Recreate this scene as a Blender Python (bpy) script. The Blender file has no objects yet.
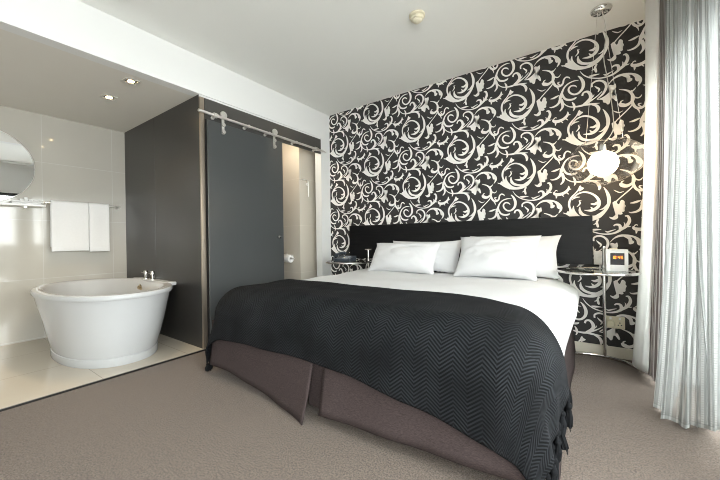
import bpy, bmesh, math, random
from mathutils import Vector, Matrix
random.seed(7)
C = bpy.context.scene.collection
S = bpy.context.scene
PI = math.pi

# ------------------------------------------------------------------ camera
CAM_YAW, CAM_PITCH, CAM_ROLL = math.radians(35.457), math.radians(-0.194), math.radians(0.794)
CAM_F, CAM_H = 322.31, 0.9694
def cam_axes():
    F = Vector((-math.sin(CAM_YAW)*math.cos(CAM_PITCH), math.cos(CAM_YAW)*math.cos(CAM_PITCH), math.sin(CAM_PITCH)))
    r0 = Vector((math.cos(CAM_YAW), math.sin(CAM_YAW), 0)); d0 = F.cross(r0)
    return (math.cos(CAM_ROLL)*r0 + math.sin(CAM_ROLL)*d0, -math.sin(CAM_ROLL)*r0 + math.cos(CAM_ROLL)*d0, F)
cr, cdn, cf = cam_axes()
cam_data = bpy.data.cameras.new('camera')
cam_data.sensor_width = 36; cam_data.lens = 36*CAM_F/720; cam_data.clip_start = 0.02
cam = bpy.data.objects.new('camera', cam_data); C.objects.link(cam)
M3 = Matrix((cr, -cdn, -cf)).transposed()
cam.matrix_world = Matrix.Translation((0, 0, CAM_H)) @ M3.to_4x4()
S.camera = cam

# ------------------------------------------------------------------ world, daylight, exposure
world = bpy.data.worlds.new('overcast_sky'); S.world = world; world.use_nodes = True
bg = world.node_tree.nodes['Background']
bg.inputs['Color'].default_value = (0.97, 0.985, 1.0, 1)
bg.inputs['Strength'].default_value = 4.0
def area_light(name, loc, rot, sx, sy, power, color=(1, 1, 1), portal=False):
    l = bpy.data.lights.new(name, 'AREA'); l.shape = 'RECTANGLE'; l.size = sx; l.size_y = sy
    l.energy = power; l.color = color; l.cycles.is_portal = portal
    o = bpy.data.objects.new(name, l); C.objects.link(o); o.location = loc; o.rotation_euler = rot
    return o
area_light('window_portal', (0.72, 0.2, 1.2), (0, PI/2, 0), 2.4, 5.4, 1, portal=True)
S.view_settings.view_transform = 'Standard'
S.view_settings.look = 'None'
S.view_settings.gamma = 1
S.view_settings.use_curve_mapping = False
S.view_settings.exposure = 2.22
S.cycles.use_denoising = True
S.cycles.filter_width = 1.0
S.cycles.max_bounces = 10
S.cycles.diffuse_bounces = 6
S.cycles.transparent_max_bounces = 16
S.cycles.sample_clamp_indirect = 6

# ------------------------------------------------------------------ room dimensions
YB = 3.25        # papered wall
XL = -2.786      # plane of bulkhead, sliding door and bath platform edge
XT = -4.484      # tiled wall
YP = 1.508       # face of grey partition at end of bath
HC = 2.60        # ceiling
HB = 2.2686      # bulkhead soffit / bath ceiling
XR = 0.358       # wall nib right of the bed
XW = 0.62        # window plane
YF = -2.6        # wall behind the camera

# ------------------------------------------------------------------ materials
def new_mat(name):
    m = bpy.data.materials.new(name); m.use_nodes = True
    nt = m.node_tree
    return m, nt, nt.nodes['Principled BSDF']
def N(nt, typ, **kw):
    n = nt.nodes.new(typ)
    for k, v in kw.items(): setattr(n, k, v)
    return n
def L(nt, a, b): nt.links.new(a, b)
def math_node(nt, op, a, b=None):
    n = N(nt, 'ShaderNodeMath', operation=op)
    for i, v in enumerate((a, b)):
        if v is None: continue
        if isinstance(v, (int, float)): n.inputs[i].default_value = v
        else: L(nt, v, n.inputs[i])
    return n.outputs[0]
def mix_col(nt, fac, a, b):
    n = N(nt, 'ShaderNodeMix', data_type='RGBA')
    if isinstance(fac, (int, float)): n.inputs[0].default_value = fac
    else: L(nt, fac, n.inputs[0])
    for i, v in ((6, a), (7, b)):
        if isinstance(v, tuple): n.inputs[i].default_value = (*v, 1)
        else: L(nt, v, n.inputs[i])
    return n.outputs[2]
def noise(nt, scale, detail=3, vec=None, rough=0.5):
    n = N(nt, 'ShaderNodeTexNoise'); n.inputs['Scale'].default_value = scale; n.inputs['Detail'].default_value = detail
    n.inputs['Roughness'].default_value = rough
    if vec is not None: L(nt, vec, n.inputs['Vector'])
    return n.outputs['Fac']
def bump(nt, bsdf, h, strength, dist=0.002):
    b = N(nt, 'ShaderNodeBump'); b.inputs['Strength'].default_value = strength; b.inputs['Distance'].default_value = dist
    L(nt, h, b.inputs['Height']); L(nt, b.outputs[0], bsdf.inputs['Normal'])
def obj_coord(nt): return N(nt, 'ShaderNodeTexCoord').outputs['Object']
def world_pos(nt): return N(nt, 'ShaderNodeNewGeometry').outputs['Position']
def ramp(nt, fac, p0, p1):
    n = N(nt, 'ShaderNodeMapRange'); L(nt, fac, n.inputs[0]); n.inputs[1].default_value = p0; n.inputs[2].default_value = p1
    return n.outputs[0]
def plain(name, col, rough=0.5, metal=0.0, var=0.05, scale=8, bstr=0.0, bscale=200, spec=0.5, **extra):
    m, nt, b = new_mat(name)
    f = noise(nt, scale, 3, obj_coord(nt))
    dark = tuple(c*(1-var) for c in col); light = tuple(min(1, c*(1+var)) for c in col)
    L(nt, mix_col(nt, f, dark, light), b.inputs['Base Color'])
    b.inputs['Roughness'].default_value = rough; b.inputs['Metallic'].default_value = metal
    b.inputs['Specular IOR Level'].default_value = spec
    if bstr: bump(nt, b, noise(nt, bscale, 2, obj_coord(nt)), bstr)
    for k, v in extra.items(): b.inputs[k.replace('_', ' ')].default_value = v
    return m
def emit(name, col, strength):
    m, nt, b = new_mat(name)
    b.inputs['Base Color'].default_value = (*col, 1)
    b.inputs['Emission Color'].default_value = (*col, 1); b.inputs['Emission Strength'].default_value = strength
    return m
def glass_mat(name, tint=(1, 1, 1), rough=0.0, refl=1.0, ior=1.45, edge=0.0):
    m, nt, b = new_mat(name)
    out = nt.nodes['Material Output']; nt.nodes.remove(b)
    t = N(nt, 'ShaderNodeBsdfTransparent'); t.inputs[0].default_value = (*tint, 1)
    g = N(nt, 'ShaderNodeBsdfGlossy'); g.inputs['Roughness'].default_value = rough
    lw = N(nt, 'ShaderNodeLayerWeight'); lw.inputs[0].default_value = 0.5
    f0 = ((ior-1)/(ior+1))**2
    f = math_node(nt, 'ADD', math_node(nt, 'MULTIPLY', math_node(nt, 'POWER', lw.outputs['Facing'], 4.0), (1-f0)*refl), f0*refl)
    mx = N(nt, 'ShaderNodeMixShader'); L(nt, f, mx.inputs[0]); L(nt, t.outputs[0], mx.inputs[1]); L(nt, g.outputs[0], mx.inputs[2])
    last = mx.outputs[0]
    if edge:                       # pale milky edge where the blown wall is seen end-on
        d = N(nt, 'ShaderNodeBsdfDiffuse'); d.inputs[0].default_value = (0.9, 0.88, 0.85, 1)
        mx2 = N(nt, 'ShaderNodeMixShader'); L(nt, math_node(nt, 'ADD', math_node(nt, 'MULTIPLY', math_node(nt, 'POWER', lw.outputs['Facing'], 3.0), edge), 0.05), mx2.inputs[0])
        L(nt, last, mx2.inputs[1]); L(nt, d.outputs[0], mx2.inputs[2]); last = mx2.outputs[0]
    L(nt, last, out.inputs[0])
    return m
def line_mask(nt, coord, period, offset, width):
    # 1 on a joint line every `period`
    a = math_node(nt, 'SUBTRACT', coord, offset - period/2)
    a = math_node(nt, 'MODULO', math_node(nt, 'ADD', math_node(nt, 'MODULO', a, period), period), period)
    a = math_node(nt, 'ABSOLUTE', math_node(nt, 'SUBTRACT', a, period/2))
    return math_node(nt, 'LESS_THAN', a, width)
def tile_mat(name, col, joint, ax, ay, rough=0.1, var=0.03, spec=0.5):
    # ax / ay: (axis index, period, offset)
    m, nt, b = new_mat(name)
    sep = N(nt, 'ShaderNodeSeparateXYZ'); L(nt, world_pos(nt), sep.inputs[0])
    mk = None
    for a in (ax, ay):
        if a is None: continue
        k = line_mask(nt, sep.outputs[a[0]], a[1], a[2], 0.0022)
        mk = k if mk is None else math_node(nt, 'MAXIMUM', mk, k)
    f = noise(nt, 3, 4, world_pos(nt))
    base = mix_col(nt, f, tuple(c*(1-var) for c in col), tuple(min(1, c*(1+var)) for c in col))
    L(nt, mix_col(nt, mk, base, joint), b.inputs['Base Color'])
    b.inputs['Roughness'].default_value = rough; b.inputs['Specular IOR Level'].default_value = spec
    inv = math_node(nt, 'SUBTRACT', 1.0, mk)
    bump(nt, b, inv, 0.3, 0.001)
    return m

MAT = {}
MAT['paint_white'] = plain('white_paint', (0.73, 0.73, 0.715), 0.6, var=0.015, scale=2)
MAT['ceiling'] = plain('ceiling_paint', (0.80, 0.80, 0.765), 0.7, var=0.02, scale=1.5)
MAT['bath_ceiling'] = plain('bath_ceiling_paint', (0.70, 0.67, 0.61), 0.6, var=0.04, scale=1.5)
MAT['paper'] = plain('wallpaper_ground', (0.024, 0.022, 0.0215), 0.55, var=0.08, scale=120)
MAT['ornament'] = plain('wallpaper_scrolls', (0.84, 0.815, 0.78), 0.5, var=0.03, scale=40)
MAT['partition'] = plain('grey_panel', (0.026, 0.0245, 0.0225), 0.32, var=0.25, scale=2.5, spec=0.6)
MAT['bath_tile'] = tile_mat('cream_wall_tile', (0.45, 0.425, 0.375), (0.52, 0.51, 0.48), (1, 0.585, 0.794), (2, 0.585, 1.2), 0.07)
MAT['floor_tile'] = tile_mat('cream_floor_tile', (0.54, 0.48, 0.395), (0.34, 0.30, 0.25), (0, 0.585, -3.37), (1, 0.585, 0.785), 0.09)
MAT['beige_tile'] = tile_mat('beige_wall_tile', (0.58, 0.53, 0.45), (0.66, 0.60, 0.52), (2, 0.60, 1.75), None, 0.2)
MAT['chrome'] = plain('chrome', (0.75, 0.74, 0.72), 0.12, 1.0, var=0.02)
MAT['steel'] = plain('brushed_steel', (0.88, 0.86, 0.83), 0.38, 1.0, var=0.05, scale=60)
MAT['end_metal'] = plain('partition_end_metal', (0.38, 0.32, 0.26), 0.35, 0.8, var=0.05)
MAT['gloss_white'] = plain('white_acrylic', (0.47, 0.475, 0.48), 0.12, var=0.01)
MAT['plastic_white'] = plain('white_plastic', (0.88, 0.875, 0.86), 0.35, var=0.02)
MAT['plastic_cream'] = plain('cream_plastic', (0.74, 0.68, 0.52), 0.4, var=0.02)
MAT['plastic_dark'] = plain('dark_plastic', (0.02, 0.022, 0.026), 0.3, var=0.05)
MAT['phone'] = plain('slate_plastic', (0.045, 0.055, 0.068), 0.3, var=0.1)
MAT['black_trim'] = plain('black_trim', (0.012, 0.010, 0.009), 0.4, var=0.1)
MAT['frame_dark'] = plain('dark_aluminium', (0.05, 0.052, 0.055), 0.4, 0.5, var=0.05)
MAT['mirror'] = plain('mirror_silver', (0.92, 0.93, 0.93), 0.01, 1.0, var=0.0)
MAT['baseboard'] = plain('cream_baseboard', (0.70, 0.65, 0.55), 0.4, var=0.03)
MAT['balcony'] = plain('balcony_render', (0.42, 0.42, 0.42), 0.8, var=0.1)
MAT['window_glass'] = glass_mat('window_glass', (0.96, 0.98, 0.97), refl=0.6)
MAT['thin_glass'] = glass_mat('clear_glass', (0.975, 0.97, 0.965), refl=0.8, ior=1.45)
MAT['table_glass'] = glass_mat('table_glass', (0.86, 0.90, 0.88), refl=1.0, ior=1.6)
MAT['bulb'] = emit('lit_opal_globe', (1.0, 0.76, 0.48), 4.2)
MAT['lens'] = emit('lit_downlight_lens', (1.0, 0.72, 0.36), 8.0)
MAT['digits'] = emit('orange_digits', (1.0, 0.30, 0.03), 0.5)

def fabric(name, col, rough=0.9, var=0.08, scale=30, bstr=0.3, bscale=500, sheen=0.2, wr=0.0, wscale=6):
    m, nt, b = new_mat(name)
    oc = obj_coord(nt)
    L(nt, mix_col(nt, noise(nt, scale, 4, oc), tuple(c*(1-var) for c in col), tuple(min(1, c*(1+var)) for c in col)), b.inputs['Base Color'])
    b.inputs['Roughness'].default_value = rough; b.inputs['Sheen Weight'].default_value = sheen
    h = noise(nt, bscale, 2, oc)
    if wr:
        h = math_node(nt, 'ADD', h, math_node(nt, 'MULTIPLY', noise(nt, wscale, 3, oc), wr))
    bump(nt, b, h, bstr, 0.003)
    return m
MAT['linen'] = fabric('white_bed_linen', (0.68, 0.68, 0.685), 0.85, 0.01, 10, 0.25, 300, 0.0, 3.0, 9)
MAT['pillow'] = fabric('white_pillow_cotton', (0.67, 0.67, 0.677), 0.85, 0.01, 10, 0.3, 300, 0.0, 5.0, 11)
MAT['towel'] = fabric('white_towelling', (0.74, 0.74, 0.74), 0.95, 0.03, 60, 0.7, 260, 0.2)
MAT['mattress'] = fabric('mattress_fabric', (0.7, 0.68, 0.66), 0.9)
MAT['tassel'] = plain('black_tassel_yarn', (0.008, 0.0085, 0.0095), 0.9, var=0.3, scale=80, bstr=0.4, bscale=300, spec=0.1)
MAT['lining'] = fabric('white_curtain_lining', (0.9, 0.86, 0.84), 0.9, 0.02, 8, 0.2, 200, 0.1, 2.0, 5)

def add_translucency(m, col, fac):
    nt = m.node_tree; out = nt.nodes['Material Output']; src = out.inputs[0].links[0].from_socket
    t = N(nt, 'ShaderNodeBsdfTranslucent'); t.inputs[0].default_value = (*col, 1)
    mx = N(nt, 'ShaderNodeMixShader'); mx.inputs[0].default_value = fac
    L(nt, src, mx.inputs[1]); L(nt, t.outputs[0], mx.inputs[2]); L(nt, mx.outputs[0], out.inputs[0])
add_translucency(MAT['lining'], (0.9, 0.92, 0.9), 0.5)

def carpet_mat():
    m, nt, b = new_mat('taupe_carpet')
    p = world_pos(nt)
    f1 = noise(nt, 135, 4, p, 0.8); f2 = noise(nt, 30, 3, p); f3 = noise(nt, 3.0, 3, p)
    c = mix_col(nt, ramp(nt, f1, 0.40, 0.60), (0.045, 0.034, 0.027), (0.285, 0.226, 0.183))
    c2 = mix_col(nt, ramp(nt, f2, 0.3, 0.7), (0.080, 0.061, 0.048), (0.135, 0.105, 0.084))
    c = mix_col(nt, 0.38, c, c2)
    c = mix_col(nt, math_node(nt, 'MULTIPLY', ramp(nt, f3, 0.4, 0.7), 0.18), c, (0.17, 0.13, 0.105))
    L(nt, c, b.inputs['Base Color']); b.inputs['Roughness'].default_value = 1.0
    b.inputs['Specular IOR Level'].default_value = 0.1; b.inputs['Sheen Weight'].default_value = 0.15
    bump(nt, b, math_node(nt, 'ADD', f1, f2), 0.8, 0.006)
    return m
MAT['carpet'] = carpet_mat()

def skirt_mat():
    m, nt, b = new_mat('plum_brown_valance')
    mp = N(nt, 'ShaderNodeMapping'); L(nt, obj_coord(nt), mp.inputs[0]); mp.inputs['Scale'].default_value = (30, 30, 220)
    f = noise(nt, 3, 3, mp.outputs[0])
    L(nt, mix_col(nt, ramp(nt, f, 0.25, 0.75), (0.020, 0.015, 0.0148), (0.078, 0.057, 0.055)), b.inputs['Base Color'])
    b.inputs['Roughness'].default_value = 0.8; b.inputs['Specular IOR Level'].default_value = 0.15
    bump(nt, b, f, 0.3, 0.002)
    return m
MAT['skirt'] = skirt_mat()

def wood_mat():
    m, nt, b = new_mat('black_stained_oak')
    mp = N(nt, 'ShaderNodeMapping'); L(nt, obj_coord(nt), mp.inputs[0]); mp.inputs['Scale'].default_value = (2.2, 10, 34)
    f = noise(nt, 2.4, 5, mp.outputs[0], 0.6)
    L(nt, mix_col(nt, ramp(nt, f, 0.3, 0.75), (0.002, 0.002, 0.0025), (0.009, 0.009, 0.0095)), b.inputs['Base Color'])
    b.inputs['Roughness'].default_value = 0.38; b.inputs['Specular IOR Level'].default_value = 0.3
    bump(nt, b, f, 0.25, 0.002)
    return m
MAT['black_wood'] = wood_mat()

def throw_mat():
    m, nt, b = new_mat('charcoal_herringbone_weave')
    uv = N(nt, 'ShaderNodeTexCoord').outputs['UV']
    sep = N(nt, 'ShaderNodeSeparateXYZ'); L(nt, uv, sep.inputs[0])
    u, v = sep.outputs[0], sep.outputs[1]
    zz = math_node(nt, 'PINGPONG', u, 0.055)                       # zigzag columns
    ph = math_node(nt, 'ADD', v, math_node(nt, 'MULTIPLY', zz, 0.85))
    s = math_node(nt, 'SINE', math_node(nt, 'MULTIPLY', ph, 2*PI/0.0165))
    band = math_node(nt, 'SINE', math_node(nt, 'MULTIPLY', u, 2*PI/0.30))
    lines = ramp(nt, s, -0.2, 0.5)
    w = noise(nt, 5, 3, uv)
    k = math_node(nt, 'MULTIPLY', lines, ramp(nt, w, 0.2, 0.65))
    col = mix_col(nt, k, (0.0035, 0.0038, 0.0043), (0.023, 0.025, 0.0285))
    L(nt, col, b.inputs['Base Color']); b.inputs['Roughness'].default_value = 0.8
    b.inputs['Specular IOR Level'].default_value = 0.12
    bump(nt, b, s, 0.35, 0.002)
    return m
MAT['throw'] = throw_mat()

def frosted_dark(name, col, trans=0.12, rough=0.25, coat=0.5):
    m, nt, b = new_mat(name)
    b.inputs['Base Color'].default_value = (*col, 1); b.inputs['Roughness'].default_value = rough
    b.inputs['Specular IOR Level'].default_value = coat
    f = noise(nt, 1.6, 3, obj_coord(nt))
    L(nt, mix_col(nt, f, tuple(c*0.85 for c in col), tuple(c*1.15 for c in col)), b.inputs['Base Color'])
    t = N(nt, 'ShaderNodeBsdfTranslucent'); t.inputs[0].default_value = (0.75, 0.76, 0.74, 1)
    mx = N(nt, 'ShaderNodeMixShader'); mx.inputs[0].default_value = trans
    L(nt, b.outputs[0], mx.inputs[1]); L(nt, t.outputs[0], mx.inputs[2])
    L(nt, mx.outputs[0], nt.nodes['Material Output'].inputs[0])
    return m
MAT['door_glass'] = frosted_dark('grey_frosted_glass', (0.066, 0.070, 0.072), 0.2, 0.28)
MAT['header_glass'] = frosted_dark('dark_frosted_glass', (0.066, 0.062, 0.056), 0.08, 0.3)

def sheer_mat(name, cols, alpha_lo, alpha_hi, period=0.016):
    m, nt, b = new_mat(name)
    nt.nodes.remove(b)
    out = nt.nodes['Material Output']
    uv = N(nt, 'ShaderNodeTexCoord').outputs['UV']
    sep = N(nt, 'ShaderNodeSeparateXYZ'); L(nt, uv, sep.inputs[0])
    u, v = sep.outputs[0], sep.outputs[1]
    s = math_node(nt, 'SINE', math_node(nt, 'MULTIPLY', u, 2*PI/period))
    st = ramp(nt, s, 0.35, 0.75)
    dash = ramp(nt, math_node(nt, 'SINE', math_node(nt, 'MULTIPLY', v, 2*PI/0.012)), -0.6, 0.2)
    col = mix_col(nt, st, cols[0], cols[1])
    d = N(nt, 'ShaderNodeBsdfDiffuse'); L(nt, col, d.inputs[0])
    t = N(nt, 'ShaderNodeBsdfTranslucent'); L(nt, col, t.inputs[0])
    m1 = N(nt, 'ShaderNodeMixShader'); m1.inputs[0].default_value = 0.22
    L(nt, d.outputs[0], m1.inputs[1]); L(nt, t.outputs[0], m1.inputs[2])
    tr = N(nt, 'ShaderNodeBsdfTransparent')
    a = math_node(nt, 'ADD', math_node(nt, 'MULTIPLY', math_node(nt, 'MULTIPLY', st, dash), alpha_hi - alpha_lo), alpha_lo)
    hem = math_node(nt, 'MULTIPLY', math_node(nt, 'LESS_THAN', v, 0.018), 0.6)   # v = metres above the hem
    a = math_node(nt, 'MINIMUM', math_node(nt, 'ADD', a, hem), 1.0)
    m2 = N(nt, 'ShaderNodeMixShader'); L(nt, a, m2.inputs[0]); L(nt, tr.outputs[0], m2.inputs[1]); L(nt, m1.outputs[0], m2.inputs[2])
    L(nt, m2.outputs[0], out.inputs[0])
    return m
MAT['sheer'] = sheer_mat('white_striped_voile', ((0.38, 0.392, 0.382), (0.68, 0.69, 0.68)), 0.58, 0.92, 0.045)
MAT['shaded_stripe'] = sheer_mat('shade_coloured_voile', ((0.13, 0.105, 0.095), (0.55, 0.52, 0.50)), 0.97, 1.0, 0.02)  # shade on the bunched voile is put into these dark colours

# ------------------------------------------------------------------ mesh helpers
ORIG = {}                                    # world origin of every object built here
def origin_of(o): return ORIG[o.name]
def thing(name, label, cat, loc, group=None):
    o = bpy.data.objects.new(name, None); o.empty_display_size = 0.05; C.objects.link(o)
    o.location = loc; ORIG[o.name] = Vector(loc)
    return tag(o, label, cat, group)
def tag(o, label, cat, group=None):
    o['label'] = label; o['category'] = cat
    if group: o['group'] = group
    return o
class MB:
    def __init__(self): self.bm = bmesh.new(); self.uv = None
    def quad(self, pts, mi=0):
        vs = [self.bm.verts.new(p) for p in pts]; f = self.bm.faces.new(vs); f.material_index = mi; return f
    def box(self, x0, x1, y0, y1, z0, z1, bev=0.0, mi=0, seg=2):
        b = bmesh.new(); bmesh.ops.create_cube(b, size=1)
        for v in b.verts: v.co = Vector(((x0+x1)/2 + v.co.x*(x1-x0), (y0+y1)/2 + v.co.y*(y1-y0), (z0+z1)/2 + v.co.z*(z1-z0)))
        if bev: bmesh.ops.bevel(b, geom=b.edges[:], offset=bev, segments=seg, profile=0.5, affect='EDGES')
        self.add(b, mi); return self
    def add(self, b, mi=0, mat=None):
        m = {}
        for v in b.verts: m[v] = self.bm.verts.new(mat @ v.co if mat is not None else v.co)
        for f in b.faces:
            try:
                g = self.bm.faces.new([m[v] for v in f.verts]); g.material_index = mi; g.smooth = f.smooth
            except ValueError: pass
        b.free()
    def tube(self, pts, r, seg=10, mi=0, closed=False, cap=True):
        pts = [Vector(p) for p in pts]; n = len(pts)
        rr = r if isinstance(r, (list, tuple)) else [r]*n
        rings = []; prev = None
        for i, p in enumerate(pts):
            a = pts[(i-1) % n] if (closed or i > 0) else p; b_ = pts[(i+1) % n] if (closed or i < n-1) else p
            t = (b_-a).normalized()
            if prev is None:
                up = Vector((0, 0, 1)) if abs(t.z) < 0.9 else Vector((1, 0, 0)); s = t.cross(up).normalized()
            else: s = (prev - t*prev.dot(t)).normalized()
            prev = s; w = t.cross(s)
            rings.append([self.bm.verts.new(p + (s*math.cos(2*PI*k/seg) + w*math.sin(2*PI*k/seg))*rr[i]) for k in range(seg)])
        m = n if closed else n-1
        for i in range(m):
            A, B = rings[i], rings[(i+1) % n]
            for k in range(seg):
                f = self.bm.faces.new([A[k], A[(k+1) % seg], B[(k+1) % seg], B[k]]); f.smooth = True; f.material_index = mi
        if cap and not closed:
            for R in (rings[0], rings[-1]):
                try: f = self.bm.faces.new(R); f.material_index = mi
                except ValueError: pass
        return self
    def lathe(self, prof, c, seg=32, mi=0, sx=1, sy=1, axis='Z', sharp=False):
        rings = []
        for (r, z) in prof:
            ring = []
            for k in range(seg):
                a = 2*PI*k/seg; x, y = r*math.cos(a)*sx, r*math.sin(a)*sy
                p = {'Z': (x, y, z), 'X': (z, x, y), 'Y': (x, z, y)}[axis]
                ring.append(self.bm.verts.new(Vector(c) + Vector(p)))
            rings.append(ring)
        for A, B in zip(rings, rings[1:]):
            for k in range(seg):
                f = self.bm.faces.new([A[k], A[(k+1) % seg], B[(k+1) % seg], B[k]]); f.smooth = not sharp; f.material_index = mi
        for R in (rings[0], rings[-1]):
            f = self.bm.faces.new(R); f.material_index = mi
        return self
    def grid(self, fn, nu, nv, mi=0, uvfn=None, smooth=True):
        vs = [[self.bm.verts.new(fn(i/nu, j/nv)) for j in range(nv+1)] for i in range(nu+1)]
        lay = self.bm.loops.layers.uv.verify() if uvfn else None
        for i in range(nu):
            for j in range(nv):
                idx = ((i, j), (i+1, j), (i+1, j+1), (i, j+1))
                f = self.bm.faces.new([vs[a][b] for a, b in idx]); f.smooth = smooth; f.material_index = mi
                if lay:
                    for lp, (a, b) in zip(f.loops, idx): lp[lay].uv = uvfn(a/nu, b/nv)
        return self
    def build(self, name, mats, parent=None, kind=None, solid=0.0, sub=0, normals=True, offset=0.0, merge=False):
        bm = self.bm
        if merge: bmesh.ops.remove_doubles(bm, verts=bm.verts[:], dist=1e-5)
        if normals: bmesh.ops.recalc_face_normals(bm, faces=bm.faces[:])
        for e in bm.edges:
            if len(e.link_faces) == 2 and e.calc_face_angle(0.0) > 0.75: e.smooth = False
        xs = [v.co.copy() for v in bm.verts]
        lo = Vector([min(v[i] for v in xs) for i in range(3)]); hi = Vector([max(v[i] for v in xs) for i in range(3)])
        og = Vector(((lo.x+hi.x)/2, (lo.y+hi.y)/2, lo.z))
        for v in bm.verts: v.co -= og
        me = bpy.data.meshes.new(name); bm.to_mesh(me); bm.free()
        for m in (mats if isinstance(mats, (list, tuple)) else [mats]): me.materials.append(m)
        o = bpy.data.objects.new(name, me); C.objects.link(o); ORIG[o.name] = og
        if parent is not None: o.parent = parent; o.location = og - origin_of(parent)
        else: o.location = og
        if kind: o['kind'] = kind
        if solid:
            md = o.modifiers.new('thickness', 'SOLIDIFY'); md.thickness = solid; md.offset = offset
        if sub:
            md = o.modifiers.new('smooth', 'SUBSURF'); md.levels = sub; md.render_levels = sub
        return o
def crom(pts, n):
    # Catmull-Rom through tuples
    P = [pts[0]] + list(pts) + [pts[-1]]; out = []
    for i in range(1, len(P)-2):
        for k in range(n):
            t = k/n
            out.append(tuple(0.5*(2*b + (c-a)*t + (2*a-5*b+4*c-d)*t*t + (3*b-a-3*c+d)*t**3) for a, b, c, d in zip(P[i-1], P[i], P[i+1], P[i+2])))
    out.append(tuple(P[-2]))
    return out
def vnoise(x, y, s=0):
    # smooth cheap noise in [-1, 1]
    return (math.sin(x*1.7+s*2.1+1.3*math.sin(y*1.1+s)) + math.sin(y*2.3-s*1.3+1.7*math.sin(x*0.9+s*3)) + math.sin((x+y)*1.3+s*5))/3
def smooth01(t): t = max(0, min(1, t)); return t*t*(3-2*t)

# ================================================================== SETTING
mb = MB(); mb.box(XL, 0.77, YF, YB, -0.06, 0.0); mb.build('floor', MAT['carpet'], kind='structure')
mb = MB(); mb.box(XT, XL, -1.2, YB, -0.06, 0.015, mi=0)
mb.build('floor_bath', MAT['floor_tile'], kind='structure')
mb = MB(); mb.box(XL, XL+0.008, -1.2, YP+0.06, 0.0, 0.012); mb.build('trim_1', MAT['black_trim'], kind='structure')
mb = MB(); mb.box(XL, 0.77, YF, YB, HC, HC+0.08); mb.build('ceiling', MAT['ceiling'], kind='structure')
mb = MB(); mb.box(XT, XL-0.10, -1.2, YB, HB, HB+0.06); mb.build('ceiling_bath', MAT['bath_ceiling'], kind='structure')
# bulkhead over the bath opening and the sliding door
mb = MB(); mb.box(XL-0.10, XL, -1.2, 3.077, HB, HC); mb.build('wall_bulkhead', MAT['paint_white'], kind='structure')
mb = MB(); mb.box(XL-0.095, XL-0.012, YP+0.001, 3.077, HB-0.022, HB); mb.build('trim_2', MAT['paint_white'], kind='structure')
# white pier beside the papered wall
mb = MB(); mb.box(XL-0.10, XL, 3.077, YB, 0.0, HC); mb.build('wall_pier', MAT['paint_white'], kind='structure')
mb = MB(); mb.box(XT-0.1, XT, -1.2, YB, 0.0, HB+0.06); mb.build('wall_tiled', MAT['bath_tile'], kind='structure')
mb = MB(); mb.box(XT, XL, -1.3, -1.2, 0.0, HC); mb.build('wall_bath_end', MAT['bath_tile'], kind='structure')
mb = MB(); mb.box(XL-0.1, XL, YF, -1.3, 0.0, HC); mb.build('wall_left', MAT['paint_white'], kind='structure')
mb = MB(); mb.box(XL-0.1, 0.77, YF-0.1, YF, 0.0, HC); mb.build('wall_front', MAT['paint_white'], kind='structure')
# grey partition at the end of the bath (with a panel joint)
mb = MB()
mb.box(XT, -3.7015, YP, YP+0.045, 0.015, HB, 0.001); mb.box(-3.6985, XL-0.02, YP, YP+0.045, 0.015, HB, 0.001)
mb.build('wall_partition', MAT['partition'], kind='structure')
mb = MB(); mb.box(XL-0.02, XL, YP, YP+0.04, 0.015, HB-0.022, 0.001); mb.build('trim_3', MAT['end_metal'], kind='structure')
# toilet room walls
mb = MB(); mb.box(XT, -3.0, 2.9, YB, 0.015, HB); mb.build('wall_toilet', MAT['beige_tile'], kind='structure')
# fixed dark panel behind the sliding door
mb = MB(); mb.box(XL-0.012, XL, YP+0.045, 2.24, 0.015, 2.06); mb.build('wall_fixed_panel', MAT['partition'], kind='structure')
mb = MB(); mb.box(XL-0.012, XL, YP+0.045, 3.077, 2.06, HB-0.022); mb.build('wall_header', MAT['header_glass'], kind='structure')

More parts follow.
